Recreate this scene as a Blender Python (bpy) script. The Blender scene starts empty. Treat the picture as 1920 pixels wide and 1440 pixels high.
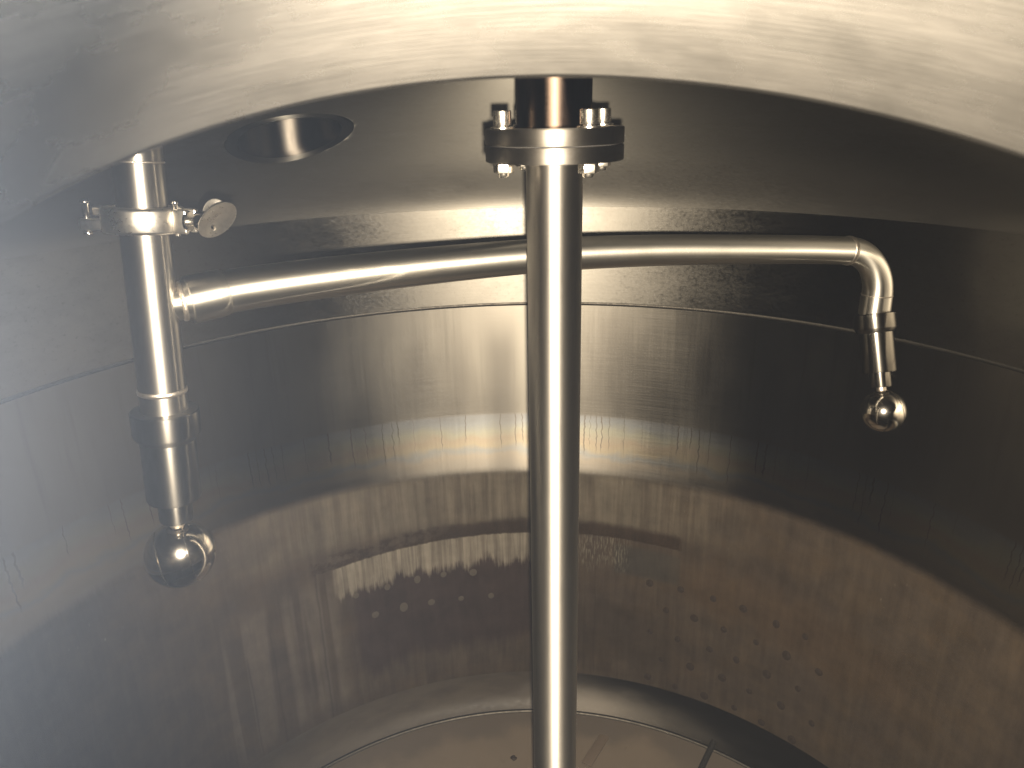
import bpy, bmesh, math, random
from mathutils import Vector, Matrix, Quaternion

random.seed(7)
S = bpy.context.scene
COL = S.collection
R = math.radians
PI = math.pi

# ------------------------------------------------------------------ camera
CAM = Vector((0.0, -0.845, 1.66))
YAW, PITCH, ROLL = R(3.4866), R(20.4), math.asin(0.0223)
fw = Vector((-math.sin(YAW) * math.cos(PITCH), math.cos(YAW) * math.cos(PITCH), -math.sin(PITCH)))
r0 = Vector((math.cos(YAW), math.sin(YAW), 0))
u0 = r0.cross(fw)
rt = r0 * math.cos(ROLL) - u0 * math.sin(ROLL)
up = u0 * math.cos(ROLL) + r0 * math.sin(ROLL)
cd = bpy.data.cameras.new('camera')
cam = bpy.data.objects.new('camera', cd)
COL.objects.link(cam)
cam.matrix_world = Matrix(((rt.x, up.x, -fw.x, CAM.x), (rt.y, up.y, -fw.y, CAM.y), (rt.z, up.z, -fw.z, CAM.z), (0, 0, 0, 1)))
cd.sensor_width = 36
cd.lens = 26.25
cd.clip_start = 0.005
cd.clip_end = 50
cd.dof.use_dof = True
cd.dof.focus_distance = 1.25
cd.dof.aperture_fstop = 13
S.camera = cam

# ------------------------------------------------------------------ world: the dim room outside the manway
W = bpy.data.worlds.new('World')
S.world = W
W.use_nodes = True
W.node_tree.nodes['Background'].inputs['Color'].default_value = (0.9, 0.95, 1.0, 1)
W.node_tree.nodes['Background'].inputs['Strength'].default_value = 0.02

# ------------------------------------------------------------------ lamps
def lamp(name, kind, loc, energy, color, radius, aim=None, cone=None, blend=0.5):
    d = bpy.data.lights.new(name, kind)
    d.energy = energy
    d.color = color
    d.shadow_soft_size = radius
    if cone:
        d.spot_size = cone
        d.spot_blend = blend
    o = bpy.data.objects.new(name, d)
    COL.objects.link(o)
    o.location = loc
    if aim:
        o.rotation_euler = (Vector(aim)).to_track_quat('-Z', 'Y').to_euler()
    return o

# hand torch held just under the lens
TAIM = fw * math.cos(R(11)) + rt * math.sin(R(11))
lamp('hand_torch', 'SPOT', CAM + rt * 0.006 - up * 0.017, 290, (1.0, 0.86, 0.66), 0.005, TAIM, R(96), 0.6)
# added cool spot, out of view at left, that lights the mist into a veil
VL = fw * math.cos(R(66)) - rt * math.sin(R(66))
lamp('added_veil_lamp', 'SPOT', CAM + VL * 0.13 - up * 0.002, 4100.0, (0.88, 0.94, 1.0), 0.008, -VL + fw * 0.15, R(46), 0.8)

S.view_settings.view_transform = 'Standard'
S.view_settings.look = 'None'
S.view_settings.exposure = 0.0
S.view_settings.gamma = 1.0
S.render.engine = 'CYCLES'
S.cycles.max_bounces = 5
S.cycles.glossy_bounces = 4
S.cycles.diffuse_bounces = 3
S.cycles.volume_bounces = 0
S.cycles.sample_clamp_indirect = 4
S.cycles.caustics_reflective = True
S.cycles.use_denoising = True

# ------------------------------------------------------------------ node helpers
class NT:
    def __init__(s, name):
        s.m = bpy.data.materials.new(name)
        s.m.use_nodes = True
        s.t = s.m.node_tree
        s.t.nodes.clear()
        s.out = s.t.nodes.new('ShaderNodeOutputMaterial')
        s.b = s.t.nodes.new('ShaderNodeBsdfPrincipled')
        s.t.links.new(s.b.outputs[0], s.out.inputs[0])
    def n(s, kind, **kw):
        x = s.t.nodes.new(kind)
        for k, v in kw.items():
            setattr(x, k, v)
        return x
    def put(s, sock, v):
        if isinstance(v, bpy.types.NodeSocket):
            s.t.links.new(v, sock)
        elif v is not None:
            if sock.type == 'RGBA' and len(v) == 3:
                v = (*v, 1)
            sock.default_value = v
    def f(s, op, a, b=None, c=None):
        x = s.n('ShaderNodeMath', operation=op)
        for i, v in enumerate((a, b, c)):
            if v is not None:
                s.put(x.inputs[i], v)
        return x.outputs[0]
    def add(s, *a):
        o = a[0]
        for v in a[1:]:
            o = s.f('ADD', o, v)
        return o
    def mul(s, *a):
        o = a[0]
        for v in a[1:]:
            o = s.f('MULTIPLY', o, v)
        return o
    def ss(s, x, a, b):                         # smoothstep from 0 at a to 1 at b
        x_ = s.n('ShaderNodeMapRange', interpolation_type='SMOOTHSTEP')
        inv = a > b
        s.put(x_.inputs['Value'], x)
        x_.inputs['From Min'].default_value = min(a, b)
        x_.inputs['From Max'].default_value = max(a, b)
        x_.inputs['To Min'].default_value = 1.0 if inv else 0.0
        x_.inputs['To Max'].default_value = 0.0 if inv else 1.0
        return x_.outputs[0]
    def box(s, x, a, b, soft):
        return s.mul(s.ss(x, a - soft, a + soft), s.ss(x, b + soft, b - soft))
    def xyz(s, x, y, z=0.0):
        c = s.n('ShaderNodeCombineXYZ')
        s.put(c.inputs[0], x); s.put(c.inputs[1], y); s.put(c.inputs[2], z)
        return c.outputs[0]
    def noise(s, vec, scale=1.0, detail=3.0, rough=0.55):
        x = s.n('ShaderNodeTexNoise')
        s.put(x.inputs['Vector'], vec)
        x.inputs['Scale'].default_value = scale
        x.inputs['Detail'].default_value = detail
        x.inputs['Roughness'].default_value = rough
        return x.outputs[0]
    def mix(s, fac, a, b):
        x = s.n('ShaderNodeMix', data_type='RGBA')
        s.put(x.inputs['Factor'], fac)
        s.put(x.inputs[6], a)
        s.put(x.inputs[7], b)
        return x.outputs[2]
    def fmix(s, fac, a, b):
        x = s.n('ShaderNodeMix', data_type='FLOAT')
        s.put(x.inputs['Factor'], fac)
        s.put(x.inputs[2], a)
        s.put(x.inputs[3], b)
        return x.outputs[0]
    def ramp(s, x, stops):
        c = s.n('ShaderNodeValToRGB')
        s.put(c.inputs[0], x)
        e = c.color_ramp.elements
        while len(e) < len(stops):
            e.new(0.5)
        for el, (p, col) in zip(e, stops):
            el.position = p
            el.color = (*col, 1)
        return c.outputs[0]
    def bump(s, h, strength, dist=0.001):
        x = s.n('ShaderNodeBump')
        x.inputs['Strength'].default_value = strength
        x.inputs['Distance'].default_value = dist
        s.put(x.inputs['Height'], h)
        s.put(s.b.inputs['Normal'], x.outputs[0])
    def set(s, **kw):
        for k, v in kw.items():
            s.put(s.b.inputs[k.replace('_', ' ')], v)
    def tangent(s, axis='Z', rot=0.25):
        x = s.n('ShaderNodeTangent', direction_type='RADIAL', axis=axis)
        s.put(s.b.inputs['Tangent'], x.outputs[0])
        s.put(s.b.inputs['Anisotropic Rotation'], rot)
    def brushed(s, color, ah, av, fac=None, axis='Z', dist='BECKMANN'):
        """Brushed metal with a Beckmann lobe: ah / av are the slopes along and across the grain."""
        g = s.n('ShaderNodeBsdfAnisotropic', distribution=dist)
        s.put(g.inputs['Color'], color)
        al = s.f('SQRT', s.f('MULTIPLY', ah, av))
        s.put(g.inputs['Roughness'], s.f('SQRT', al))
        s.put(g.inputs['Anisotropy'], s.f('SUBTRACT', 1.0, s.f('SQRT', s.f('DIVIDE', ah, av))))
        x = s.n('ShaderNodeTangent', direction_type='UV_MAP', uv_map='UV') if axis is None else s.n('ShaderNodeTangent', direction_type='RADIAL', axis=axis)
        s.put(g.inputs['Tangent'], x.outputs[0])
        for l in list(s.t.links):
            if l.to_socket == s.b.inputs['Normal']:
                s.t.links.new(l.from_socket, g.inputs['Normal'])
        if fac is None:
            s.t.links.new(g.outputs[0], s.out.inputs[0])
        else:
            m = s.n('ShaderNodeMixShader')
            s.put(m.inputs[0], fac)
            s.t.links.new(g.outputs[0], m.inputs[1])
            s.t.links.new(s.b.outputs[0], m.inputs[2])
            s.t.links.new(m.outputs[0], s.out.inputs[0])
    def uv(s):
        x = s.n('ShaderNodeUVMap', uv_map='UV')
        sp = s.n('ShaderNodeSeparateXYZ')
        s.t.links.new(x.outputs[0], sp.inputs[0])
        return sp.outputs[0], sp.outputs[1]
    def obj(s):
        x = s.n('ShaderNodeTexCoord')
        sp = s.n('ShaderNodeSeparateXYZ')
        s.t.links.new(x.outputs['Object'], sp.inputs[0])
        return x.outputs['Object'], sp.outputs[0], sp.outputs[1], sp.outputs[2]

NECK_A = 0.075
WALL_H, WALL_V = 0.12, 0.32
STEEL = (0.60, 0.555, 0.49)

def mat_wall():
    """Inside of the shell: circumferentially brushed steel, a tinted weld band, and dried product below the fill line."""
    t = NT('tank_wall_steel')
    u, v = t.uv()
    w = t.add(v, t.mul(u, 0.020))
    brush = t.noise(t.xyz(t.mul(u, 5.0), t.mul(v, 420.0)), 1.0, 3.0, 0.6)
    fine = t.noise(t.xyz(t.mul(u, 260.0), t.mul(v, 30.0)), 1.0, 3.0, 0.6)
    runs = t.noise(t.xyz(t.mul(u, 55.0), t.mul(v, 2.2)), 1.0, 4.0, 0.6)
    wide = t.noise(t.xyz(t.mul(u, 5.0), t.mul(v, 1.6), 3.0), 1.0, 3.0, 0.5)
    blot = t.noise(t.xyz(t.mul(u, 9.0), t.mul(v, 11.0), 7.0), 1.0, 4.0, 0.6)
    grain = t.noise(t.xyz(t.mul(u, 340.0), t.mul(v, 340.0), 1.0), 1.0, 3.0, 0.65)
    rag = t.noise(t.xyz(t.mul(u, 85.0), t.mul(v, 6.0), 5.0), 1.0, 3.0, 0.6)
    ragw = t.add(w, t.mul(t.f('SUBTRACT', rag, 0.5), 0.006), t.mul(t.f('SUBTRACT', fine, 0.5), 0.007))
    # clean steel
    steel = t.mix(t.ss(wide, 0.35, 0.7), (0.125, 0.115, 0.100), (0.156, 0.145, 0.125))
    steel = t.mix(t.mul(t.ss(runs, 0.5, 0.8), 0.35), steel, (0.088, 0.082, 0.071))
    # heat tint of the weld band
    tw = t.add(w, t.mul(t.f('SUBTRACT', blot, 0.5), 0.075))
    tint = t.ramp(t.ss(tw, 0.70, 0.905), [(0.0, (0.180, 0.168, 0.150)), (0.25, (0.210, 0.180, 0.144)), (0.36, (0.156, 0.165, 0.168)),
                                         (0.48, (0.222, 0.186, 0.126)), (0.62, (0.210, 0.168, 0.120)), (0.78, (0.198, 0.198, 0.156)), (0.92, (0.150, 0.165, 0.180)), (1.0, (0.120, 0.126, 0.138))])
    band = t.box(w, 0.722, 0.888, 0.006)
    steel = t.mix(t.mul(band, 0.55), steel, tint)
    # thin dark runs that hang from the top of the band
    wob = t.add(u, t.mul(t.f('SUBTRACT', t.noise(t.xyz(t.mul(u, 30.0), t.mul(v, 60.0), 2.0), 1.0, 2.0), 0.5), 0.012))
    dl = t.noise(t.xyz(t.mul(wob, 150.0), 0.0, 9.0), 1.0, 1.0)
    dlen = t.noise(t.xyz(t.mul(u, 40.0), 0.0, 4.0), 1.0, 1.0)
    dmask = t.mul(t.ss(t.add(dl, t.mul(t.f('SUBTRACT', t.noise(t.xyz(t.mul(u, 9.0), 0.0, 31.0), 1.0, 2.0), 0.5), 0.5)), 0.60, 0.65), t.ss(t.add(w, t.mul(t.f('SUBTRACT', dlen, 0.15), 0.20)), 0.855, 0.885), t.ss(w, 0.892, 0.884))
    steel = t.mix(t.mul(dmask, 0.85), steel, (0.08, 0.07, 0.06))
    shaft_refl = t.mul(t.box(t.add(u, t.mul(t.f('SUBTRACT', wide, 0.5), 0.03)), -0.145, -0.070, 0.03), t.ss(v, 1.20, 1.05))  # dark reflection of the shaft, painted into the steel colour
    steel = t.mix(t.mul(shaft_refl, 0.55), steel, (0.045, 0.041, 0.036))
    # residue
    res = t.ss(ragw, 0.742, 0.708)
    base = t.mix(t.fmix(t.ss(t.f('ABSOLUTE', t.add(u, 0.1)), 0.45, 0.75), t.ss(runs, 0.35, 0.68), t.fmix(0.6, t.ss(runs, 0.35, 0.68), t.ss(blot, 0.35, 0.65))), (0.037, 0.028, 0.021), (0.049, 0.038, 0.028))
    base = t.mix(t.mul(t.ss(blot, 0.42, 0.7), 0.55), base, (0.047, 0.032, 0.019))
    base = t.mix(t.mul(t.ss(wide, 0.5, 0.75), 0.4), base, (0.036, 0.028, 0.024))
    upz = t.mul(t.box(w, 0.565, 0.73, 0.03), t.box(u, -0.75, 0.40, 0.25))
    base = t.mix(t.mul(upz, t.fmix(t.ss(runs, 0.35, 0.65), 0.45, 0.9)), base, (0.098, 0.084, 0.064))
    ru = t.add(u, t.mul(t.f('SUBTRACT', rag, 0.5), 0.02))
    # darker lower panel below the crust
    arch = t.add(w, t.mul(t.f('POWER', t.f('ABSOLUTE', t.f('SUBTRACT', u, 0.10)), 2.0), 0.055))
    arag = t.add(arch, t.mul(t.f('SUBTRACT', rag, 0.5), 0.010))
    drag = t.add(arch, t.mul(t.f('SUBTRACT', t.noise(t.xyz(t.mul(u, 20.0), t.mul(v, 2.5), 8.0), 1.0, 4.0, 0.62), 0.5), 0.16))
    dark = t.mul(t.box(ru, -0.56, -0.03, 0.03), t.box(drag, 0.16, 0.46, 0.03))
    base = t.mix(t.mul(dark, 0.8), base, (0.024, 0.016, 0.015))
    dark2 = t.mul(t.box(ru, 0.03, 0.38, 0.02), t.box(drag, 0.10, 0.31, 0.02))
    base = t.mix(t.mul(dark2, 0.6), base, (0.028, 0.021, 0.015))
    grey = t.mul(t.box(ru, 0.20, 0.385, 0.006), t.box(arag, 0.42, 0.512, 0.01))
    base = t.mix(t.mul(grey, 0.7), base, (0.030, 0.028, 0.024))
    orange = t.mul(t.box(u, 0.40, 1.0, 0.10), t.box(drag, 0.36, 0.52, 0.05))
    base = t.mix(t.mul(orange, 0.32), base, (0.050, 0.030, 0.014))
    # left sheets of pale film with dark edges
    sh = t.noise(t.xyz(t.mul(u, 16.0), t.mul(v, 0.5), 12.0), 1.0, 2.0)
    left = t.mul(t.box(u, -0.98, -0.60, 0.02), t.ss(v, 0.52, 0.45), t.ss(v, 0.02, 0.12))
    base = t.mix(t.mul(left, t.ss(sh, 0.45, 0.52), 0.75), base, (0.072, 0.059, 0.047))
    # pale patch under the crust, crust itself
    pale = t.mul(t.box(ru, -0.60, -0.02, 0.008), t.ss(arag, 0.531, 0.527), t.ss(t.add(drag, t.mul(t.f('SUBTRACT', fine, 0.5), 0.03), t.mul(t.f('SUBTRACT', runs, 0.5), 0.05), t.mul(t.f('SUBTRACT', blot, 0.5), 0.06)), 0.425, 0.46))
    base = t.mix(t.mul(pale, t.fmix(t.ss(runs, 0.38, 0.62), 0.45, 1.0)), base, (0.165, 0.146, 0.118))
    pale2 = t.mul(t.box(ru, 0.03, 0.24, 0.02), t.box(drag, 0.44, 0.54, 0.03), t.ss(fine, 0.48, 0.6))
    base = t.mix(t.mul(pale2, 0.8), base, (0.096, 0.084, 0.065))
    crag = t.add(arag, t.mul(t.f('SUBTRACT', grain, 0.5), 0.012), t.mul(t.f('SUBTRACT', blot, 0.5), 0.03))
    crust = t.mul(t.box(ru, -0.66, 0.385, 0.008), t.ss(arag, 0.530, 0.534), t.ss(crag, 0.582, 0.562))
    brk = t.fmix(t.ss(u, -0.15, -0.45), 1.0, t.ss(t.noise(t.xyz(t.mul(u, 26.0), t.mul(v, 30.0), 21.0), 1.0, 4.0, 0.65), 0.40, 0.58))
    base = t.mix(t.mul(crust, brk, t.fmix(t.ss(grain, 0.4, 0.6), 0.7, 1.0)), base, t.mix(t.ss(grain, 0.42, 0.62), (0.009, 0.0058, 0.004), (0.034, 0.021, 0.012)))
    # long dark runs
    for uu, v0, v1, s_, k in ((-0.652, 0.03, 0.535, 0.004, 0.75), (-0.79, 0.03, 0.40, 0.003, 0.6), (-0.86, 0.05, 0.36, 0.003, 0.6), (0.148, 0.06, 0.48, 0.003, 0.5), (0.118, 0.06, 0.46, 0.004, 0.35)):
        wu = t.add(u, t.mul(t.f('SUBTRACT', blot, 0.5), 0.012))
        base = t.mix(t.mul(t.box(wu, uu - 0.002, uu + 0.002, s_), t.box(v, v0, v1, 0.02), k), base, (0.022, 0.016, 0.013))
    base = t.mix(t.mul(t.ss(grain, 0.55, 0.75), 0.2), base, (0.067, 0.055, 0.042))
    spots = t.mul(t.ss(t.noise(t.xyz(t.mul(u, 120.0), t.mul(v, 40.0), 6.0), 1.0, 2.0), 0.70, 0.78), t.box(w, 0.58, 0.72, 0.02))
    base = t.mix(t.mul(spots, 0.6), base, (0.106, 0.091, 0.072))
    # fine vertical and granular mottling of the dried film
    mot = t.add(t.mul(t.noise(t.xyz(t.mul(u, 48.0), t.mul(v, 7.0), 14.0), 1.0, 5.0, 0.62), 0.8), t.mul(t.noise(t.xyz(t.mul(u, 10.0), t.mul(v, 12.0), 15.0), 1.0, 6.0, 0.62), 1.2))
    mg = t.f('MULTIPLY_ADD', mot, 0.80, 0.10)
    mm = t.n('ShaderNodeVectorMath', operation='SCALE')
    t.put(mm.inputs[0], base)
    t.put(mm.inputs['Scale'], mg)
    base = mm.outputs[0]
    t.set(Base_Color=base, Metallic=0.0, Specular_IOR_Level=0.12, Roughness=t.add(0.5, t.mul(t.f('SUBTRACT', runs, 0.5), 0.25)))
    t.bump(t.add(t.mul(brush, 0.35), t.mul(grain, t.fmix(res, 0.05, 0.5)), t.mul(crust, 1.2), t.mul(runs, 0.4)), 0.25, 0.0012)
    k = t.add(1.0, t.mul(t.f('SUBTRACT', wide, 0.5), 0.6), t.mul(t.f('SUBTRACT', brush, 0.5), 0.3))
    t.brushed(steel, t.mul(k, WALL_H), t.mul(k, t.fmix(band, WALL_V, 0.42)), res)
    return t.m

def mat_brushed(name, col=STEEL, rough=0.5, aniso=0.74, su=5.0, sv=420.0, var=0.14, blotch=0.3, bump=0.15, axis='Z'):
    t = NT(name)
    u, v = t.uv()
    brush = t.noise(t.xyz(t.mul(u, su), t.mul(v, sv)), 1.0, 3.0, 0.6)
    blot = t.noise(t.xyz(t.mul(u, 8.0), t.mul(v, 16.0), 2.0), 1.0, 5.0, 0.62)
    spk = t.noise(t.xyz(t.mul(u, 150.0), t.mul(v, 190.0), 4.0), 1.0, 3.0, 0.7)
    c = t.mix(t.mul(t.ss(blot, 0.4, 0.68), blotch), col, tuple(x * 0.62 for x in col))
    c = t.mix(t.mul(t.ss(spk, 0.60, 0.72), 0.4), c, tuple(x * 0.5 for x in col))
    t.set(Base_Color=c, Metallic=1.0, Anisotropic=aniso)
    t.set(Roughness=t.add(rough, t.mul(t.f('SUBTRACT', brush, 0.5), var), t.mul(t.f('SUBTRACT', blot, 0.5), var)))
    t.tangent(axis, 0.25)
    t.bump(t.add(brush, t.mul(spk, 0.3)), bump, 0.0006)
    return t.m

def mat_turned(name, col, ah, av, fine, dist='BECKMANN'):
    t = NT(name)
    u, v = t.uv()
    ring = t.noise(t.xyz(t.mul(u, 3.0), t.mul(v, fine)), 1.0, 3.0, 0.6)
    blot = t.noise(t.xyz(t.mul(u, 5.0), t.mul(v, 14.0), 2.0), 1.0, 5.0, 0.65)
    spk = t.noise(t.xyz(t.mul(u, 40.0), t.mul(v, 160.0), 4.0), 1.0, 3.0, 0.7)
    c = t.mix(t.mul(t.ss(blot, 0.45, 0.7), 0.3), col, tuple(x * 0.6 for x in col))
    c = t.mix(t.mul(t.ss(spk, 0.6, 0.72), 0.35), c, tuple(x * 0.5 for x in col))
    t.bump(t.add(ring, t.mul(spk, 0.5)), 0.06, 0.0005)
    k = t.add(1.0, t.mul(t.f('SUBTRACT', blot, 0.5), 0.7), t.mul(t.f('SUBTRACT', ring, 0.5), 0.4))
    t.brushed(c, t.mul(k, ah), t.mul(k, av), dist=dist)
    return t.m

def mat_tube(name, col, ah, av):
    t = NT(name)
    u, v = t.uv()
    ring = t.noise(t.xyz(t.mul(u, 1.5), t.mul(v, 1100.0)), 1.0, 3.0, 0.6)
    blot = t.noise(t.xyz(t.mul(u, 1.6), t.mul(v, 20.0), 2.0), 1.0, 4.0, 0.6)
    c = t.mix(t.mul(t.ss(blot, 0.45, 0.7), 0.3), col, tuple(x * 0.65 for x in col))
    t.bump(t.add(ring, t.mul(blot, 0.8)), 0.05, 0.0005)
    k = t.add(1.0, t.mul(t.f('SUBTRACT', blot, 0.5), 0.6), t.mul(t.f('SUBTRACT', ring, 0.5), 0.3))
    t.set(Base_Color=tuple(min(0.75, x * 1.3) for x in col), Metallic=1.0, Roughness=t.add(0.13, t.mul(t.f('SUBTRACT', blot, 0.5), 0.08)))
    t.brushed(c, t.mul(k, ah), t.mul(k, av), 0.35, axis=None, dist='GGX')
    return t.m

def mat_head(name, col, ah, av, blotch=0.28, top=False):
    t = NT(name)
    u, v = t.uv()
    brush = t.noise(t.xyz(t.mul(u, 6.0), t.mul(v, 380.0)), 1.0, 3.0, 0.6)
    blot = t.noise(t.xyz(t.mul(u, 9.0), t.mul(v, 14.0), 2.0), 1.0, 6.0, 0.68)
    spk = t.noise(t.xyz(t.mul(u, 110.0), t.mul(v, 130.0), 4.0), 1.0, 4.0, 0.7)
    c = t.mix(t.mul(t.ss(blot, 0.4, 0.68), blotch), col, tuple(x * 0.62 for x in col))
    c = t.mix(t.mul(t.ss(spk, 0.55, 0.72), 0.45), c, tuple(x * 0.55 for x in col))
    t.bump(t.add(brush, t.mul(spk, 0.4)), 0.15, 0.0006)
    k = t.add(1.0, t.mul(t.f('SUBTRACT', blot, 0.5), 0.55), t.mul(t.f('SUBTRACT', spk, 0.5), 0.7))
    if top:                                    # the knuckle of the head is finished like the shell below it
        f = t.ss(v, 0.0, 0.22)
        c = t.mix(f, (0.14, 0.131, 0.115), c)
        av = t.fmix(f, 0.27, av)
        ah = t.fmix(f, 0.115, ah)
    t.brushed(c, t.mul(k, ah), t.mul(k, av), dist='GGX' if top else 'BECKMANN')
    return t.m

def mat_neck():
    t = NT('manway_neck_steel')
    u, v = t.uv()
    cl = t.noise(t.xyz(t.mul(u, 3.6), t.mul(v, 26.0)), 1.0, 5.0, 0.6)
    c2 = t.noise(t.xyz(t.mul(u, 5.0), t.mul(v, 75.0), 3.0), 1.0, 4.0, 0.55)
    sp = t.noise(t.xyz(t.mul(u, 60.0), t.mul(v, 200.0), 5.0), 1.0, 4.0, 0.7)
    ax = t.noise(t.xyz(t.mul(u, 4.0), t.mul(v, 700.0), 8.0), 1.0, 3.0)
    c = t.mix(t.ss(cl, 0.35, 0.7), (0.185, 0.176, 0.162), (0.135, 0.128, 0.118))
    c = t.mix(t.mul(t.ss(sp, 0.58, 0.75), 0.15), c, (0.14, 0.128, 0.112))
    t.bump(t.add(t.mul(ax, 0.3), t.mul(c2, 0.5), t.mul(sp, 0.03)), 0.08, 0.002)
    k = t.add(1.0, t.mul(t.f('SUBTRACT', cl, 0.5), 1.0), t.mul(t.f('SUBTRACT', c2, 0.5), 0.45), t.mul(t.f('SUBTRACT', sp, 0.5), 0.05))
    t.brushed(c, t.mul(k, NECK_A), t.mul(k, NECK_A), dist='GGX')
    return t.m

def mat_plain(name, col, rough, scale=40.0, var=0.1, metallic=1.0, dirt=None, dirt_amt=0.4, bump=0.1, bd=0.0006, aniso=0.0, stretch=(1, 1, 1)):
    t = NT(name)
    o, x, y, z = t.obj()
    vec = t.xyz(t.mul(x, stretch[0]), t.mul(y, stretch[1]), t.mul(z, stretch[2]))
    a = t.noise(vec, scale, 4.0, 0.6)
    b = t.noise(vec, scale * 5.3, 3.0, 0.65)
    c = t.mix(t.mul(t.ss(a, 0.45, 0.7), dirt_amt), col, dirt or tuple(q * 0.55 for q in col))
    t.set(Specular_IOR_Level=0.5 if metallic else 0.06)
    t.set(Base_Color=c, Metallic=metallic, Roughness=t.add(rough, t.mul(t.f('SUBTRACT', a, 0.5), var), t.mul(t.f('SUBTRACT', b, 0.5), var)))
    if aniso:
        t.set(Anisotropic=aniso)
        t.tangent('Z', 0.25)
    t.bump(t.add(a, t.mul(b, 0.5)), bump, bd)
    return t.m

def mat_knuckle():
    t = NT('bottom_knuckle_steel')
    u, v = t.uv()
    blot = t.noise(t.xyz(t.mul(u, 7.0), t.mul(v, 20.0), 2.0), 1.0, 5.0, 0.65)
    fine = t.noise(t.xyz(t.mul(u, 60.0), t.mul(v, 60.0), 5.0), 1.0, 4.0, 0.65)
    film = t.ss(t.add(u, t.mul(t.f('SUBTRACT', blot, 0.5), 0.35)), 0.22, -0.12)
    t.set(Base_Color=t.mix(t.ss(blot, 0.35, 0.7), (0.050, 0.041, 0.031), (0.036, 0.029, 0.023)), Metallic=0.0, Specular_IOR_Level=0.15, Roughness=t.add(0.45, t.mul(t.f('SUBTRACT', fine, 0.5), 0.3)))
    t.bump(t.add(blot, t.mul(fine, 0.4)), 0.1, 0.001)
    k = t.add(1.0, t.mul(t.f('SUBTRACT', blot, 0.5), 0.8))
    t.brushed((0.050, 0.045, 0.039), t.mul(k, 0.11), t.mul(k, 0.40), film)
    return t.m

def mat_floor():
    t = NT('floor_film')
    o, x, y, z = t.obj()
    a = t.noise(o, 3.0, 5.0, 0.6)
    b = t.noise(o, 45.0, 4.0, 0.65)
    rr = t.f('SQRT', t.add(t.mul(x, x), t.mul(y, y)))
    edge = t.ss(t.add(rr, t.mul(t.f('SUBTRACT', a, 0.5), 0.25)), 0.84, 0.90)
    pool = t.ss(t.add(rr, t.mul(t.f('SUBTRACT', a, 0.5), 0.10)), 0.74, 0.66)
    c = t.mix(t.ss(a, 0.35, 0.7), (0.109, 0.088, 0.068), (0.093, 0.077, 0.060))
    c = t.mix(t.mul(edge, 0.7), c, (0.062, 0.052, 0.044))
    c = t.mix(t.mul(pool, 0.6), c, (0.078, 0.058, 0.044))
    c = t.mix(t.mul(t.ss(b, 0.6, 0.8), 0.5), c, (0.062, 0.048, 0.033))
    t.set(Base_Color=c, Metallic=0.0, Specular_IOR_Level=0.2, Roughness=t.add(0.42, t.mul(t.f('SUBTRACT', b, 0.5), 0.3)))
    t.bump(b, 0.15, 0.001)
    return t.m

M = dict(
    wall=mat_wall(),
    head=mat_head('top_head_steel', (0.125, 0.118, 0.103), 0.115, 0.72, top=True),
    upper=mat_head('upper_shell_steel', (0.14, 0.131, 0.115), 0.115, 0.27),
    neck=mat_neck(),
    shaft=mat_turned('turned_shaft_steel', (0.42, 0.392, 0.352), 0.11, 0.60, 900.0, 'GGX'),
    flange=mat_turned('turned_flange_steel', (0.17, 0.156, 0.136), 0.12, 0.50, 1400.0, 'GGX'),
    hub=mat_turned('tarnished_hub_steel', (0.060, 0.043, 0.033), 0.13, 0.5, 500.0),
    sleeve=mat_turned('nozzle_sleeve_steel', (0.075, 0.067, 0.058), 0.10, 0.5, 500.0),
    pipe=mat_tube('polished_pipe_steel', (0.66, 0.63, 0.565), 0.095, 0.34),
    drop=mat_tube('drop_pipe_steel', (0.34, 0.32, 0.288), 0.11, 0.30),
    fitting=mat_tube('turned_fitting_steel', (0.17, 0.16, 0.144), 0.07, 0.30),
    polish=mat_plain('mirror_steel', (0.74, 0.70, 0.64), 0.14, 30.0, 0.06, bump=0.02),
    clamp=mat_plain('cast_clamp_steel', (0.60, 0.57, 0.52), 0.30, 60.0, 0.15, bump=0.12),
    bolt=mat_plain('bolt_steel', (0.66, 0.62, 0.55), 0.25, 120.0, 0.15, bump=0.1),
    weld=mat_plain('weld_bead_steel', (0.40, 0.36, 0.31), 0.40, 160.0, 0.25, bump=0.6, bd=0.001),
    knuckle=mat_knuckle(),
    seam=mat_plain('dull_seam_steel', (0.055, 0.05, 0.043), 0.45, 90.0, 0.3, bump=0.5, bd=0.001),
    floor=mat_floor(),
    black=mat_plain('blackened_rod', (0.018, 0.017, 0.016), 0.5, 80.0, 0.2, 0.0),
    slot=mat_plain('slot_shadow_steel', (0.05, 0.045, 0.04), 0.4, 80.0, 0.2),
    spot_pale=mat_plain('bare_weld_spot', (0.056, 0.048, 0.039), 0.5, 120.0, 0.3, 0.0, (0.06, 0.045, 0.036), 0.6, 0.4, 0.001),
    spot_dark=mat_plain('stained_weld_spot', (0.024, 0.018, 0.0145), 0.6, 120.0, 0.3, 0.0, (0.035, 0.026, 0.02), 0.6, 0.4, 0.001),
)

# ------------------------------------------------------------------ object helpers
def link(name, me, mat=None, parent=None, mw=None):
    o = bpy.data.objects.new(name, me)
    COL.objects.link(o)
    if mat is not None and me is not None and len(me.materials) == 0:
        me.materials.append(mat)
    if parent is not None:
        o.parent = parent
    if mw is not None:
        o.matrix_local = mw
    return o

def thing(name, label, cat, loc=(0, 0, 0), group=None, mw=None):
    o = bpy.data.objects.new(name, None)
    COL.objects.link(o)
    if mw is not None:
        o.matrix_world = mw
    else:
        o.location = loc
    o['label'] = label
    o['category'] = cat
    if group:
        o['group'] = group
    return o

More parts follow.
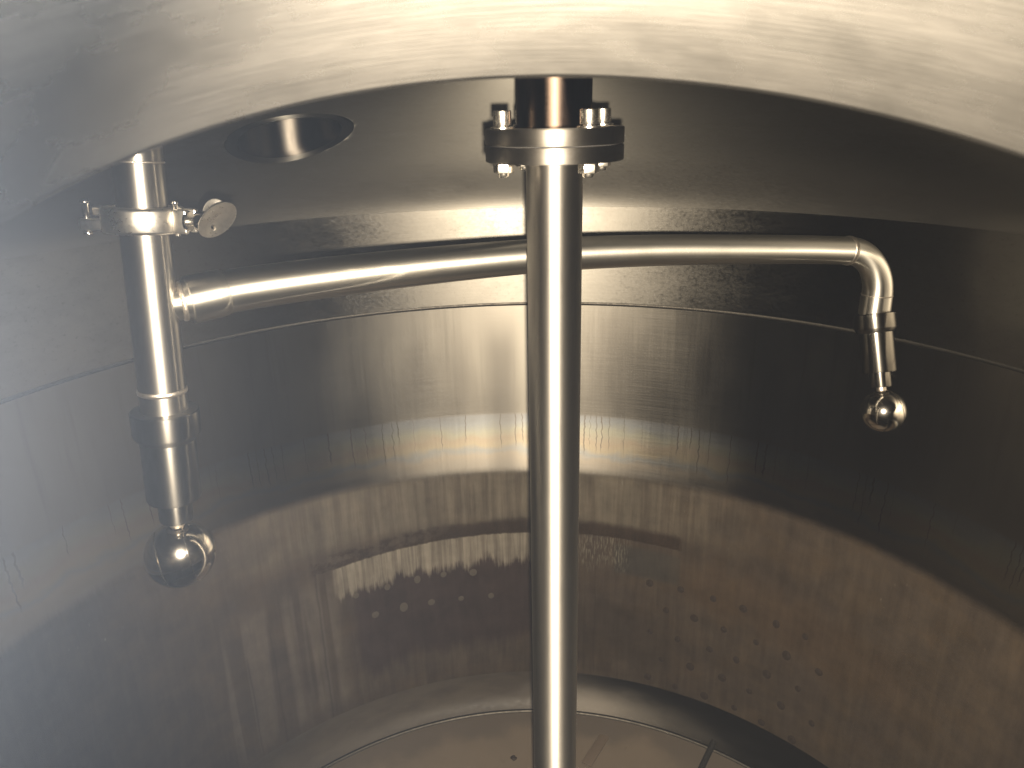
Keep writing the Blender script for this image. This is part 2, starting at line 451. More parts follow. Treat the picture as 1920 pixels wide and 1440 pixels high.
def mesh(name, verts, faces, uvs=None, smooth=True, sharp=None):
    me = bpy.data.meshes.new(name)
    me.from_pydata([tuple(v) for v in verts], [], faces)
    if uvs is not None:
        l = me.uv_layers.new(name='UV')
        i = 0
        for fi, f in enumerate(faces):
            for k in range(len(f)):
                l.data[i].uv = uvs[fi][k]
                i += 1
    if smooth:
        me.polygons.foreach_set('use_smooth', [True] * len(me.polygons))
        if sharp:
            me.set_sharp_from_angle(angle=R(sharp))
    me.update()
    return me

def lathe(name, prof, seg=128, sharp=35, close=False, uvr=None, keep=None, rev=False):
    """Revolve (r, z) round local Z. The UV is (angle from +Y, height) so materials can be laid out on the wall."""
    verts, faces, uvs = [], [], []
    n = len(prof)
    L = [0]
    for a, b in zip(prof, prof[1:]):
        L.append(L[-1] + math.hypot(b[0] - a[0], b[1] - a[1]))
    for j in range(seg):
        a = -PI + 2 * PI * j / seg
        for r, z in prof:
            verts.append((r * math.sin(a), r * math.cos(a), z))
    m = n if close else n - 1
    for j in range(seg):
        a0, a1 = -PI + 2 * PI * j / seg, -PI + 2 * PI * (j + 1) / seg
        k = (j + 1) % seg
        for i in range(m):
            i2 = (i + 1) % n
            f = (j * n + i, k * n + i, k * n + i2, j * n + i2)
            va, vb = (prof[i][1], prof[i2][1]) if uvr is None else (L[i], L[i2] if i2 else L[i])
            uv = [(a0, va), (a1, va), (a1, vb), (a0, vb)]
            if rev:
                f, uv = f[::-1], uv[::-1]
            if keep is None or keep([verts[q] for q in f]):
                faces.append(f)
                uvs.append(uv)
    return mesh(name, verts, faces, uvs, True, sharp)

def catmull(pts, n):
    out = []
    P = [Vector(p) for p in pts]
    P = [2 * P[0] - P[1]] + P + [2 * P[-1] - P[-2]]
    for i in range(1, len(P) - 2):
        for k in range(n):
            t = k / n
            a, b, c, d = P[i - 1:i + 3]
            out.append(0.5 * ((2 * b) + (c - a) * t + (2 * a - 5 * b + 4 * c - d) * t * t + (3 * b - a - 3 * c + d) * t ** 3))
    out.append(P[-2])
    return out

def sweep(name, path, radii, seg=40, sharp=40, cap=True):
    path = [Vector(p) for p in path]
    if not hasattr(radii, '__len__'):
        radii = [radii] * len(path)
    T = []
    for i in range(len(path)):
        T.append((path[min(i + 1, len(path) - 1)] - path[max(i - 1, 0)]).normalized())
    nrm = T[0].orthogonal().normalized()
    verts, faces, uvs = [], [], []
    L = 0
    Ls = []
    for i, p in enumerate(path):
        if i:
            q = T[i - 1].rotation_difference(T[i])
            nrm = (q @ nrm).normalized()
            L += (p - path[i - 1]).length
        Ls.append(L)
        b = T[i].cross(nrm)
        for j in range(seg):
            a = 2 * PI * j / seg
            verts.append(p + (nrm * math.cos(a) + b * math.sin(a)) * radii[i])
    for i in range(len(path) - 1):
        for j in range(seg):
            k = (j + 1) % seg
            faces.append((i * seg + j, i * seg + k, (i + 1) * seg + k, (i + 1) * seg + j))
            uvs.append([(j / seg * 6.28, Ls[i]), ((j + 1) / seg * 6.28, Ls[i]), ((j + 1) / seg * 6.28, Ls[i + 1]), (j / seg * 6.28, Ls[i + 1])])
    if cap:
        faces.append(tuple(range(seg))[::-1]); uvs.append([(0, 0)] * seg)
        faces.append(tuple((len(path) - 1) * seg + j for j in range(seg))); uvs.append([(0, 0)] * seg)
    return mesh(name, verts, faces, uvs, True, sharp)

def bm_mesh(name, bm, smooth=True, sharp=35):
    me = bpy.data.meshes.new(name)
    bm.to_mesh(me)
    bm.free()
    if smooth:
        me.polygons.foreach_set('use_smooth', [True] * len(me.polygons))
        me.set_sharp_from_angle(angle=R(sharp))
    return me

def box_mesh(name, sx, sy, sz, bev=0.001, off=(0, 0, 0)):
    bm = bmesh.new()
    bmesh.ops.create_cube(bm, size=1)
    for v in bm.verts:
        v.co = Vector((v.co.x * sx, v.co.y * sy, v.co.z * sz)) + Vector(off)
    bmesh.ops.bevel(bm, geom=list(bm.edges), offset=bev, segments=3, affect='EDGES', profile=0.5)
    return bm_mesh(name, bm)

def axis_matrix(loc, z, x=None):
    z = Vector(z).normalized()
    x = Vector(x) if x is not None else z.orthogonal()
    x = (x - z * x.dot(z)).normalized()
    y = z.cross(x)
    return Matrix(((x.x, y.x, z.x, loc[0]), (x.y, y.y, z.y, loc[1]), (x.z, y.z, z.z, loc[2]), (0, 0, 0, 1)))

# ------------------------------------------------------------------ the tank
TX = -0.03                  # the shaft stands a little off the axis of the shell
Z_SEAM, Z_TAN, HC = 1.19, 1.43, 0.30
def head_z(r):
    return Z_TAN + HC * math.sqrt(max(0.0, 1 - r * r))
def head_n(x, y):
    r2 = x * x + y * y
    z = HC * math.sqrt(max(1e-6, 1 - r2))
    return Vector((-x, -y, -z / HC ** 2)).normalized()      # points into the tank

tank = thing('steel_tank', 'brushed stainless steel tank interior with brown dried residue on its lower wall', 'tank', (TX, 0, 0))

# lower shell course: fill line, weld band and stains are laid out by (angle, height)
prof = [(1.0, Z_SEAM - 0.004), (1.0, Z_SEAM - 0.0045), (1.0, Z_SEAM - 0.007), (1.0, Z_SEAM - 0.012), (1.0, 1.1), (1.0, 1.0), (1.0, 0.93), (1.0, 0.90), (0.9997, 0.89)]
prof += [(0.9997 - 0.0125 * (1 - math.cos(PI * k / 12)) / 2 * (1 if k else 0), 0.89 - 0.175 * k / 12) for k in range(1, 13)]
prof += [(0.987, 0.60), (0.987, 0.45), (0.987, 0.30), (0.987, 0.15), (0.987, 0.06), (0.987, 0.044), (0.987, 0.041), (0.987, 0.04)]
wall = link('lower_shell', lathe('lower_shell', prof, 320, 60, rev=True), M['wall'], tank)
prof = [(1.0, Z_TAN), (1.0, Z_TAN - 0.0005), (1.0, Z_TAN - 0.003), (1.0, Z_TAN - 0.008), (1.0, 1.38), (1.0, 1.31), (1.0, 1.25), (1.0, Z_SEAM + 0.012), (1.0, Z_SEAM + 0.007), (1.0, Z_SEAM + 0.0045), (1.0, Z_SEAM + 0.004)]
link('upper_shell', lathe('upper_shell', prof, 320, 60, rev=True), M['upper'], tank)
# girth weld between the two courses
prof = [(1.0005, Z_SEAM + 0.0045), (0.9994, Z_SEAM + 0.003), (0.9991, Z_SEAM), (0.9994, Z_SEAM - 0.003), (1.0005, Z_SEAM - 0.0045)]
link('girth_weld', lathe('girth_weld', prof, 320, 80, rev=True), M['seam'], tank)

# manway: axis tilted out of the head
MT = R(26)
MC = Vector((-0.0056 - TX, -0.6894, 1.569))
MA = Vector((0, -math.sin(MT), math.cos(MT)))
MV = Vector((0, math.cos(MT), math.sin(MT)))
MU = Vector((1, 0, 0))
MR = 0.235
NZ = Vector((-0.50 - TX, 0.622, 0))
NR = 0.099
SEAM_R = 0.788
def keep_head(vs):
    for v in vs:
        v = Vector(v)
        d = v - MC
        d = d - MA * d.dot(MA)
        if d.length < MR + 0.014:
            return False
        if math.hypot(v.x - NZ.x, v.y - NZ.y) < NR + 0.004:
            return False
    return True
prof = []
for k in [0, 0.02, 0.08, 0.25] + list(range(1, 121)):
    a = (PI / 2) * k / 120
    r = math.cos(a)
    z = Z_TAN + HC * math.sin(a)
    if r < 0.075:
        break
    n = head_n(0.0, r)
    d = 0.0014 * math.exp(-((r - SEAM_R) / 0.006) ** 2)
    prof.append((r + n.y * d, z + n.z * d))
head = link('top_head', lathe('top_head', prof, 360, 60, uvr=1, keep=keep_head), M['head'], tank)

def head_ring(name, c, ax, ra, rb, lift, mat, seg=160):
    """A weld collar that follows the head round a hole."""
    ax = Vector(ax).normalized()
    e1 = ax.orthogonal().normalized()
    e2 = ax.cross(e1)
    N = 10
    verts, faces = [], []
    for j in range(seg):
        a = 2 * PI * j / seg
        for i in range(N + 1):
            q = i / N
            p = Vector(c) + (e1 * math.cos(a) + e2 * math.sin(a)) * (ra + (rb - ra) * q)
            lo, hi = -1.2, 1.2
            for _ in range(40):                 # march along the axis to the head surface
                m = (lo + hi) / 2
                w = p + ax * m
                r2 = w.x ** 2 + w.y ** 2
                inside = r2 < 1 and w.z < Z_TAN + HC * math.sqrt(1 - r2)
                if inside:
                    lo = m
                else:
                    hi = m
            w = p + ax * lo
            verts.append(w + head_n(w.x, w.y) * (lift * math.sin(PI * min(1, 0.15 + q * 0.85)) ** 0.6 - (0.0006 if i == N else 0)))
    for j in range(seg):
        k = (j + 1) % seg
        for i in range(N):
            faces.append((j * (N + 1) + i, k * (N + 1) + i, k * (N + 1) + i + 1, j * (N + 1) + i + 1))
    uv = [[(0, 0.6)] * 4 for _ in faces]
    return link(name, mesh(name, verts, faces, uv, True, 60), mat, tank)
head_ring('nozzle_weld', (NZ.x, NZ.y, 1.0), (0, 0, 1), NR - 0.001, NR + 0.022, 0.0022, M['head'])
head_ring('manway_weld', MC - MA * 0.4, MA, MR + 0.005, MR + 0.034, 0.003, M['head'], 220)

# nozzle sleeve going straight up
seg = 96
verts, faces, uv = [], [], []
H = 14
for j in range(seg):
    a = 2 * PI * j / seg
    x, y = NZ.x + NR * math.cos(a), NZ.y + NR * math.sin(a)
    zb = head_z(math.hypot(x, y)) - 0.0015
    for i in range(H + 1):
        q = i / H
        g = 0.004 * max(0, 1 - i / 3.0) ** 2
        verts.append((NZ.x + (NR + g) * math.cos(a), NZ.y + (NR + g) * math.sin(a), zb + (1.86 - zb) * (q ** 1.6)))
for j in range(seg):
    k = (j + 1) % seg
    for i in range(H):
        faces.append((j * (H + 1) + i, k * (H + 1) + i, k * (H + 1) + i + 1, j * (H + 1) + i + 1))
        uv.append([(j * 0.065, verts[j * (H + 1) + i][2]), ((j + 1) * 0.065, verts[k * (H + 1) + i][2]), ((j + 1) * 0.065, verts[k * (H + 1) + i + 1][2]), (j * 0.065, verts[j * (H + 1) + i + 1][2])])
faces.append(tuple(j * (H + 1) + H for j in range(seg))); uv.append([(0, 0)] * seg)
nm = mesh('nozzle', verts, faces, uv, True, 50)
nz = link('nozzle', nm, M['sleeve'], tank)
# give the sleeve its own axis for the turned grain
for v in nm.vertices:
    v.co -= NZ
nz.location = NZ

# manway neck: the lip dips a millimetre or two as the photograph shows
def lip(deg):
    q = max(-58.0, min(50.0, deg)) / 90
    s = ((((-0.023 * q + 0.0179) * q + 0.011) * q - 0.0044) * q - 0.0008)
    w = max(0.0, 1 - max(0.0, abs(deg) - 55) / 60)
    return s * w
seg = 288
verts, faces, uv = [], [], []
prf = [(MR + 0.006, 0.22)] + [(MR + 0.006, 0.22 - 0.2185 * k / 8) for k in range(1, 9)] + \
      [(MR + 0.0052, 0.0004), (MR + 0.003, 0.0), (MR + 0.0012, 0.0002), (MR + 0.0003, 0.0009), (MR, 0.0022), (MR, 0.0025), (MR, 0.0032), (MR, 0.005)] + [(MR, 0.0022 + 0.2178 * (k / 12) ** 1.3) for k in range(1, 13)] + \
      [(MR + 0.04, 0.2205), (MR + 0.04, 0.2055)]
n = len(prf)
for j in range(seg):
    dg = -180 + 360 * j / seg
    a = R(dg)
    for r, z in prf:
        zz = z + lip(dg) * max(0.0, 1 - z / 0.15)
        verts.append((r * math.sin(a), r * math.cos(a), zz))
for j in range(seg):
    k = (j + 1) % seg
    for i in range(n - 1):
        faces.append((j * n + i, k * n + i, k * n + i + 1, j * n + i + 1))
        uv.append([(R(-180 + 360 * j / seg), prf[i][1]), (R(-180 + 360 * (j + 1) / seg), prf[i][1]), (R(-180 + 360 * (j + 1) / seg), prf[i + 1][1]), (R(-180 + 360 * j / seg), prf[i + 1][1])])
neck_m = Matrix(((MU.x, MV.x, MA.x, MC.x), (MU.y, MV.y, MA.y, MC.y), (MU.z, MV.z, MA.z, MC.z), (0, 0, 0, 1)))
link('manway_neck', mesh('manway_neck', verts, faces, uv, True, 50), M['neck'], tank, neck_m)

# bottom knuckle, floor ring and floor
prof = [(0.987, 0.041), (0.987, 0.0405), (0.98695, 0.037), (0.9868, 0.03), (0.9858, 0.012), (0.982, -0.008), (0.974, -0.028), (0.962, -0.046), (0.950, -0.058), (0.943, -0.0637), (0.9405, -0.0656), (0.940, -0.066)]
link('bottom_knuckle', lathe('bottom_knuckle', prof, 320, 60, uvr=1, rev=True), M['knuckle'], tank)
prof = [(0.944, -0.066), (0.942, -0.0615), (0.938, -0.0600), (0.934, -0.0615), (0.932, -0.068)]
link('floor_weld', lathe('floor_weld', prof, 320, 80, rev=True), M['seam'], tank)
prof = [(0.934, -0.0665), (0.9335, -0.06655), (0.930, -0.067), (0.922, -0.068), (0.90, -0.071), (0.80, -0.082), (0.60, -0.100), (0.40, -0.114), (0.20, -0.124), (0.0, -0.130)]
link('floor_plate', lathe('floor_plate', prof, 320, 60, rev=True), M['floor'], tank)
# a low radial seam strip on the floor plate
def strip(name, p0, p1, w, h, mat, parent):
    p0, p1 = Vector(p0), Vector(p1)
    d = (p1 - p0)
    me = box_mesh(name, d.length, w, h, min(w, h) * 0.35)
    return link(name, me, mat, parent, axis_matrix((p0 + p1) / 2, Vector((0, 0, 1)), d))
strip('floor_seam', (0.195, 0.895, -0.0688), (0.118, 0.755, -0.0845), 0.030, 0.006, M['floor'], tank)

# outer skin so that the tank has a real wall thickness
for o in list(tank.children):
    if o.name.split('.')[0] in ('lower_shell', 'upper_shell', 'bottom_knuckle', 'floor_plate', 'top_head'):
        md = o.modifiers.new('thickness', 'SOLIDIFY')
        md.thickness = 0.004
        md.offset = -1.0 if o.name != 'top_head' else -1.0

# dimple-jacket weld spots in staggered rows
bm = bmesh.new()
bmesh.ops.create_circle(bm, cap_ends=False, segments=10, radius=0.0105)
ring_v = list(bm.verts)
inner = [bm.verts.new((v.co.x * 0.55, v.co.y * 0.6, 0.0007)) for v in ring_v]
tip = bm.verts.new((0, 0, 0.0009))
for i in range(10):
    k = (i + 1) % 10
    bm.faces.new((ring_v[i], ring_v[k], inner[k], inner[i]))
    bm.faces.new((inner[i], inner[k], tip))
spot_me = bm_mesh('weld_spot', bm, True, 80)
spot_me2 = spot_me.copy()
spot_me.materials.append(M['spot_pale'])
spot_me2.materials.append(M['spot_dark'])
for row in range(6):
    for k in range(-10, 15):
        az = -26.4 + 4.9 * k + (2.45 if row % 2 else 0) + random.uniform(-0.3, 0.3)
        if az < -33 or az > 66 or -9 < az < 16 and row != 1:
            continue
        if az < -9 and row > 1:
            continue
        if az < 16 and az > -7:
            continue
        a = R(az)
        z = 0.406 - 0.083 * row - 0.020 * a + random.uniform(-0.004, 0.004)
        if z < 0.05:
            continue
        nrm = Vector((-math.sin(a), -math.cos(a), 0))
        o = link('weld_spot', spot_me if az < 0 else spot_me2, None, tank, axis_matrix((0.9866 * math.sin(a), 0.9866 * math.cos(a), z), nrm, Vector((0, 0, 1))))
        s = random.uniform(0.75, 1.15)
        o.scale = (s * random.uniform(1.0, 1.4), s, 1)

# ------------------------------------------------------------------ agitator shaft with bolted coupling
shaft = thing('agitator_shaft', 'thick vertical steel shaft with bolted flange coupling in the middle of the tank', 'mixer shaft', (0, 0, 1.6))
def sp(name, me, mat, z=0.0):
    return link(name, me, mat, shaft, Matrix.Translation((0, 0, z)))
F0, F1, F2 = 0.0382, 0.0213, 0.0047      # local heights of flange faces (world 1.6 + ...)
FR = 0.0745
sp('hub', lathe('hub', [(0.0, 0.15), (0.040, 0.15), (0.040, F0 + 0.003), (0.0415, F0 + 0.001), (0.0425, F0 - 0.0005)], 96, 40), M['hub'])
def flange(top, bot, b2=None, b=0.0014):
    return [(0.0, top), (FR - b, top), (FR - b * 0.3, top - b * 0.3), (FR, top - b), (FR, bot + b), (FR - b * 0.3, bot + b * 0.3), (FR - b, bot), (0.0, bot)] if b2 is None else [(0.0, top), (FR - b2, top), (FR, top - b2), (FR, bot + b), (FR - b * 0.3, bot + b * 0.3), (FR - b, bot), (0.0, bot)]
sp('flange', lathe('flange', flange(F0, F1 + 0.0005)[:4] + [(FR, F1 + 0.0008), (FR - 0.0003, F1 + 0.0005), (0.0, F1 + 0.0005)], 144, 50), M['flange'])
sp('flange', lathe('flange', flange(F1 - 0.0012, F2 - 0.0006, 0.0003), 144, 50), M['flange'])
sp('gasket', lathe('gasket', [(0.0, F1 + 0.0003), (FR - 0.006, F1 + 0.0003), (FR - 0.006, F1 - 0.0010), (0, F1 - 0.0010)], 96, 40), M['black'])
sp('shaft_tube', lathe('shaft_tube', [(0.0, F2), (0.0335, F2), (0.0325, F2 - 0.004), (0.0312, F2 - 0.008)] + [(0.0310, F2 - 0.008 - 1.6 * k / 24) for k in range(1, 25)] + [(0.0, -1.605)], 128, 45), M['shaft'])
# bolts: socket cap on top, washer, hex nut and stub below
def hexnut(name, rad, h):
    bm = bmesh.new()
    bmesh.ops.create_cone(bm, cap_ends=True, segments=6, radius1=rad, radius2=rad, depth=h)
    bmesh.ops.bevel(bm, geom=list(bm.edges), offset=0.0007, segments=2, affect='EDGES', profile=0.5)
    return bm_mesh(name, bm, True, 30)
nut_me = hexnut('nut', 0.0108, 0.0095)
cap_me = lathe('bolt', [(0, 0.0125), (0.0048, 0.0125), (0.0050, 0.0160), (0.0086, 0.0162), (0.0092, 0.0155), (0.0093, 0.0148), (0.0093, 0.0025), (0.0090, 0.0018), (0.006, 0.0016), (0.006, 0.0)], 40, 30)
wash_me = lathe('washer', [(0.005, 0.002), (0.0118, 0.002), (0.0122, 0.0016), (0.0122, 0.0002), (0.005, 0.0)], 40, 40)
stub_me = lathe('thread_end', [(0.006, 0.004), (0.006, -0.002), (0.005, -0.0032), (0.0, -0.0032)], 24, 40)
for m_ in (nut_me, cap_me, wash_me, stub_me):
    m_.materials.append(M['bolt'])
for ang in (-57, 33, 123, 213):
    a = R(ang) + YAW * 0
    x, y = 0.0635 * math.sin(a), -0.0635 * math.cos(a)
    b = link('bolt', cap_me, None, shaft, Matrix.Translation((x, y, F0 + 0.0018)))
    link('washer', wash_me, None, b, Matrix.Translation((0, 0, -0.0017)))
    link('nut', nut_me, None, b, Matrix.Translation((0, 0, F2 - F0 - 0.0018 - 0.0006 - 0.0048)) @ Matrix.Rotation(R(ang * 0.7 + 12), 4, 'Z'))
    link('thread_end', stub_me, None, b, Matrix.Translation((0, 0, F2 - F0 - 0.0018 - 0.0006 - 0.0105)))

# ------------------------------------------------------------------ spray pipe: drop pipe, branch arm and elbow
PA = Vector((-0.4105, -0.0855, 1.705))
PB = Vector((-0.436, -0.119, 1.184))
pd = (PB - PA).normalized()
def on_pipe(z):
    return PA + pd * ((z - PA.z) / pd.z)
pipe = thing('spray_pipe', 'polished drop pipe at left whose long branch arm bends behind the shaft to an elbow', 'pipe', on_pipe(1.705))
PO = Matrix.Translation(-pipe.location)
def pl(name, me, mat):
    return link(name, me, mat, pipe, PO)
PR = 0.0243
top = [on_pipe(1.705 - 0.138 * k / 8) for k in range(9)]
pl('upper_pipe', sweep('upper_pipe', top, PR, 56), M['drop'])
dn = [on_pipe(1.556 - (1.556 - 1.352) * k / 12) for k in range(13)]
pl('drop_pipe', sweep('drop_pipe', dn, PR, 56), M['drop'])
def bead(name, p, d, r, w, mat, par=None):
    me = lathe(name, [(r - 0.001, w), (r + 0.0007, w * 0.6), (r + 0.0011, 0), (r + 0.0007, -w * 0.6), (r - 0.001, -w)], 64, 80)
    return link(name, me, mat, pipe, PO @ axis_matrix(p, d))
bead('weld_ring', on_pipe(1.378), pd, PR, 0.0035, M['weld'])
bead('weld_ring', on_pipe(1.616), pd, PR, 0.0012, M['weld'])
# ferrules inside the clamp
fer = lathe('ferrule', [(PR, 0.012), (PR + 0.002, 0.009), (0.0325, 0.004), (0.0325, 0.0003), (0.02, 0.0003)], 64, 40)
link('ferrule', fer, M['clamp'], pipe, PO @ axis_matrix(on_pipe(1.5605), -pd))
link('ferrule', fer, M['clamp'], pipe, PO @ axis_matrix(on_pipe(1.5595), pd))
# arm
def gy(x):
    return -0.3068 * x * x + 0.6688 * x + 0.225
armp = [on_pipe(1.4705) + Vector((0.004, 0.010, 0)), (-0.3992, gy(-0.3992) + 0.008, 1.4710), (-0.3495, gy(-0.3495) + 0.003, 1.4745), (-0.2675, gy(-0.2675), 1.4730), (-0.1652, gy(-0.1652), 1.4685), (-0.0444, gy(-0.0444), 1.4620), (0.0433, gy(0.0433), 1.4558),
        (0.16, gy(0.16), 1.4455), (0.2777, gy(0.2777), 1.4340), (0.4175, gy(0.4175), 1.4210), (0.5117, gy(0.5117), 1.4115)]
ap = catmull(armp, 8)
pl('branch_arm', sweep('branch_arm', ap, [0.0195 if i < 8 else min(PR - 0.0003, 0.0195 + (i - 8) * 0.0045) for i in range(len(ap))], 56), M['pipe'])
d_arm = (ap[-1] - ap[-2]).normalized()
bead('weld_ring', ap[8], ap[9] - ap[7], 0.0205, 0.003, M['weld'])
pl('arm_collar', sweep('arm_collar', [ap[9], ap[9] + (ap[10] - ap[9]) * 0.2] + ap[10:14] + [ap[14], ap[14] + (ap[15] - ap[14]) * 0.2], [0.0240, 0.0258, 0.0262, 0.0262, 0.0262, 0.0262, 0.0256, 0.0240], 56), M['pipe'])
bead('weld_ring', ap[-1], d_arm, PR + 0.0003, 0.0048, M['weld'])
# elbow down to the right-hand ball
BR = Vector((0.599, 0.455, 1.136))
E0 = ap[-1]
ed = Vector((-0.012, -0.03, -1)).normalized()
er = 0.078
side = d_arm
cen = E0 + ed * er
el = []
for k in range(17):
    a = (PI / 2) * k / 16
    el.append(cen + (-ed) * er * math.cos(a) + side * er * math.sin(a))
el_r = [PR - 0.0003 + 0.0022 * max(0, (k - 8) / 8) for k in range(17)]
pl('elbow', sweep('elbow', el, el_r, 56), M['pipe'])
e_end = el[-1]
st = [e_end + ed * 0.036 * k / 3 for k in range(4)]
pl('elbow_stub', sweep('elbow_stub', st, [PR + 0.0022, PR + 0.0026, PR + 0.003, PR + 0.003], 56), M['pipe'])
bead('weld_ring', e_end, ed, PR + 0.0018, 0.0015, M['weld'])

# ------------------------------------------------------------------ rotary spray balls
def spray_ball(p, d, label, spin):
    """p = top of the collar, d = downward axis."""
    m = axis_matrix(p, -Vector(d), r0)
    t = thing('spray_ball', label, 'spray ball', group='rotary spray balls under the spray pipe', mw=m)
    link('collar', lathe('collar', [(0.022, 0.0), (0.0342, 0.0), (0.0354, -0.0012), (0.0354, -0.026), (0.0345, -0.0285), (0.0305, -0.0335), (0.0295, -0.0345)], 72, 40), M['fitting'], t)
    link('barrel', lathe('barrel', [(0.0290, -0.0335), (0.0290, -0.104), (0.0278, -0.1065), (0.018, -0.1068)], 72, 40), M['fitting'], t)
    link('neck', lathe('neck', [(0.0182, -0.106), (0.0182, -0.131), (0.0172, -0.1335), (0.010, -0.1338)], 56, 40), M['fitting'], t)
    link('stem', lathe('stem', [(0.0085, -0.132), (0.0085, -0.142)], 32, 40), M['weld'], t)
    rb = 0.039
    c = Vector((0, 0, -0.139 - rb))
    pr = []
    cuts = [R(70), R(118)]
    for k in range(97):
        a = PI * k / 96
        pr.append((a, rb))
    prof = []
    for a, r in sorted(pr + [(c_ + s_ * 0.011, rb * (0.955 if abs(s_) < 2 else 1)) for c_ in cuts for s_ in (-2.01, -1.5, -1, 0, 1, 1.5, 2.01)]):
        for c_ in cuts:
            if abs(a - c_) < 0.0215:
                r = rb * 0.945
        prof.append((r * math.sin(a), r * math.cos(a)))
    q = link('ball', lathe('ball', prof, 96, 40), M['polish'], t, Matrix.Translation(c) @ Matrix.Rotation(spin[0], 4, 'Z') @ Matrix.Rotation(spin[1], 4, 'Y'))
    return t
spray_ball(on_pipe(1.356), pd, 'large near spray ball hanging at the bottom of the drop pipe, below the clamp', (R(20), R(78)))
spray_ball(st[-1], (BR - st[-1]), 'spray ball hanging from the elbow at the far end of the arm, before dark wall', (R(8), R(80)))

# ------------------------------------------------------------------ pipe clamp
cm = axis_matrix(on_pipe(1.560), -pd, r0 + Vector((0.0, -0.10, 0)))
cl = thing('pipe_clamp', 'steel hinged clamp with round wing nut around the drop pipe', 'clamp', mw=cm)
band = []
for k in range(9):
    a = PI * k / 8
bandp = [(0.0310, 0.0128), (0.0365, 0.0128), (0.0385, 0.0118), (0.0395, 0.0095), (0.0395, -0.0095), (0.0385, -0.0118), (0.0365, -0.0128), (0.0310, -0.0128)]
def half_ring(a0, a1, seg=40):
    verts, faces = [], []
    n = len(bandp)
    for j in range(seg + 1):
        a = a0 + (a1 - a0) * j / seg
        for r, z in bandp:
            verts.append((r * math.cos(a), r * math.sin(a), z))
    for j in range(seg):
        for i in range(n):
            k = (i + 1) % n
            faces.append((j * n + i, (j + 1) * n + i, (j + 1) * n + k, j * n + k))
    faces.append(tuple(range(n))[::-1])
    faces.append(tuple(seg * n + i for i in range(n)))
    bm = bmesh.new()
    me = mesh('band', verts, faces, None, True, 40)
    bm.from_mesh(me)
    bmesh.ops.recalc_face_normals(bm, faces=bm.faces)
    bm.to_mesh(me)
    bm.free()
    me.set_sharp_from_angle(angle=R(40))
    return me
link('clamp_half', half_ring(R(183), R(352)), M['clamp'], cl)
link('clamp_half', half_ring(R(8), R(177)), M['clamp'], cl)
h = link('hinge', box_mesh('hinge', 0.026, 0.016, 0.0115, 0.002), M['clamp'], cl, Matrix.Translation((-0.0500, -0.004, -0.0065)))
link('hinge_eye', box_mesh('hinge_eye', 0.018, 0.012, 0.010, 0.003), M['clamp'], cl, Matrix.Translation((-0.0465, 0.004, 0.0062)))
pin = lathe('hinge_pin', [(0, 0.0195), (0.003, 0.0188), (0.0046, 0.0165), (0.0048, 0.0145), (0.0032, 0.0125), (0.003, -0.013), (0.0042, -0.0145), (0.004, -0.0165), (0, -0.018)], 24, 50)
link('hinge_pin', pin, M['polish'], cl, Matrix.Translation((-0.0575, -0.006, 0)))
for y in (-0.010, 0.010):
    link('lug', box_mesh('lug', 0.015, 0.0065, 0.024, 0.002), M['clamp'], cl, Matrix.Translation((0.0445, y, 0)))
pin2 = lathe('lug_pin', [(0, 0.0205), (0.0022, 0.020), (0.0030, 0.0180), (0.0022, 0.0165), (0.0022, -0.014), (0, -0.015)], 20, 50)
link('lug_pin', pin2, M['polish'], cl, Matrix.Translation((0.0405, -0.010, 0)))
ax = Matrix.Rotation(R(90), 4, 'Y')
bolt = link('eye_bolt', lathe('eye_bolt', [(0, -0.02), (0.0042, -0.02), (0.0042, 0.022), (0.0036, 0.024), (0, 0.024)], 28, 40), M['bolt'], cl, Matrix.Translation((0.054, -0.006, 0.0)) @ ax)
link('washer', lathe('washer', [(0.004, 0.0026), (0.0095, 0.0026), (0.0105, 0.0015), (0.0105, -0.0005), (0.004, -0.0005)], 32, 40), M['polish'], bolt, Matrix.Translation((0, 0, -0.004)))
WNM = Matrix.Translation((0.0695, -0.006, 0.0005)) @ ax
wing = link('wing_nut', lathe('wing_nut', [(0.004, -0.009), (0.0098, -0.009), (0.0108, -0.006), (0.0098, 0.004), (0.0082, 0.010), (0.004, 0.011)], 36, 40), M['polish'], cl, Matrix.Translation((0.0695, -0.006, 0.0005)) @ ax)
def wing_me():
    bm = bmesh.new()
    bmesh.ops.create_uvsphere(bm, u_segments=40, v_segments=24, radius=1)
    for v in bm.verts:
        x, y, z = v.co
        rr = math.hypot(x, y)
        v.co = Vector((x * 0.0225, y * 0.0185, math.copysign(abs(z) ** 0.45, z) * 0.0014 - 0.003 * (1 - rr * rr)))
    return bm_mesh('wing', bm, True, 60)
wm = wing_me()
def wing_at(loc, nrm, major):
    # matrices given in clamp space, converted to the wing nut's own frame
    mw_ = axis_matrix(loc, nrm, major)
    return (WNM.inverted() @ mw_)
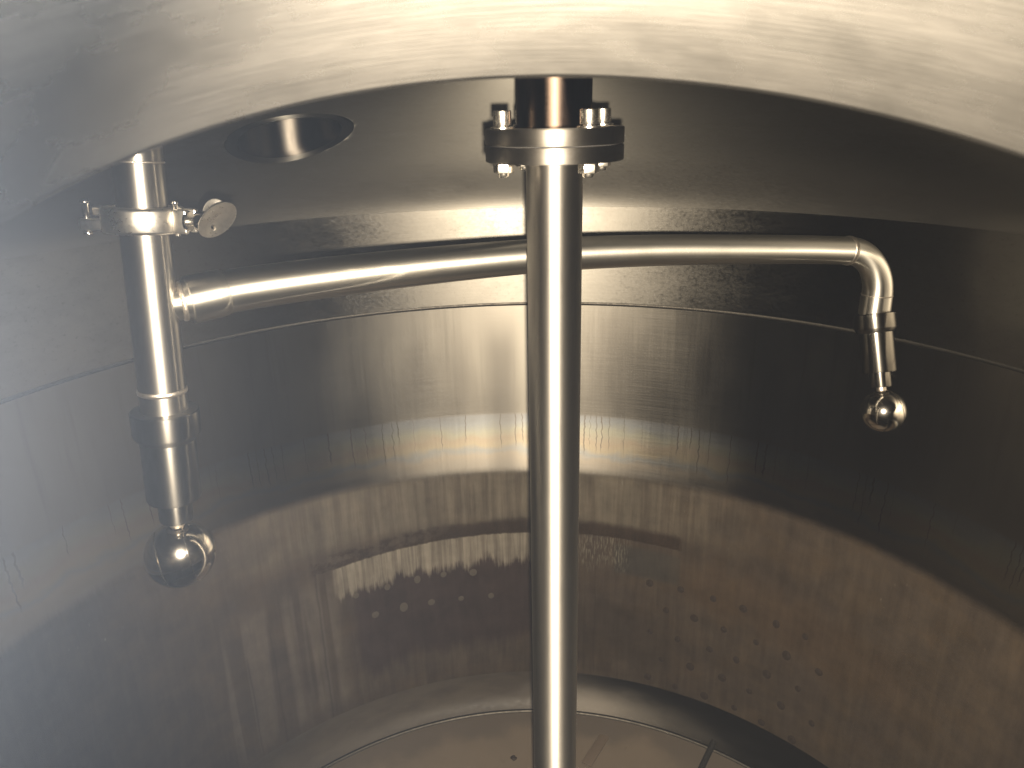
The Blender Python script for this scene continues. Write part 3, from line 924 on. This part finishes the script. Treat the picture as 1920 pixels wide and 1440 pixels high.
link('wing', wm, M['clamp'], wing, wing_at((0.0850, -0.014, 0.0035), (0.68, -0.45, -0.57), (0.64, 0.0, 0.77)))
w2 = link('wing', wm, M['clamp'], wing, wing_at((0.0700, 0.014, 0.0065), (0.70, -0.66, 0.26), (0.1, 0.3, 0.9)) @ Matrix.Scale(0.72, 4))

# ------------------------------------------------------------------ thin dark rod lying over the floor ring
rod = link('dark_rod', sweep('dark_rod', [(0.452, 0.822, -0.052), (0.42, 0.770, -0.062), (0.372, 0.69, -0.0745), (0.30, 0.57, -0.089)], 0.0085, 16), M['black'])
rod['label'] = 'short thin black rod lying across the weld ring on the tank floor'
rod['category'] = 'rod'
crumb_bm = bmesh.new()
bmesh.ops.create_icosphere(crumb_bm, subdivisions=2, radius=0.009)
for v in crumb_bm.verts:
    v.co *= random.uniform(0.7, 1.15)
    v.co.z *= 0.4
crumb = link('residue_crumb', bm_mesh('residue_crumb', crumb_bm, True, 80), M['spot_dark'])
crumb.location = (-0.118, 0.775, -0.082)
crumb['label'] = 'small dark crumb of residue on the beige floor just left of the shaft'
crumb['category'] = 'crumb'

# ------------------------------------------------------------------ added mist that scatters the veil lamp's light
bm = bmesh.new()
bmesh.ops.create_cube(bm, size=1)
for v in bm.verts:
    v.co = Vector((v.co.x * 3.4, v.co.y * 3.4, -1.2 + (v.co.z + 0.5) * 3.4))
hz = link('added_haze', bm_mesh('added_haze', bm, False), None)
hm = bpy.data.materials.new('added_haze')
hm.use_nodes = True
hm.node_tree.nodes.clear()
ho = hm.node_tree.nodes.new('ShaderNodeOutputMaterial')
hv = hm.node_tree.nodes.new('ShaderNodeVolumePrincipled')
hv.inputs['Color'].default_value = (0.95, 0.96, 1.0, 1)
hv.inputs['Density'].default_value = 0.0026
hv.inputs['Anisotropy'].default_value = 0.88
hm.node_tree.links.new(hv.outputs[0], ho.inputs['Volume'])
hz.data.materials.append(hm)
hz['kind'] = 'stuff'
hz['label'] = 'thin pale mist added in the tank to carry a veil of light at left'
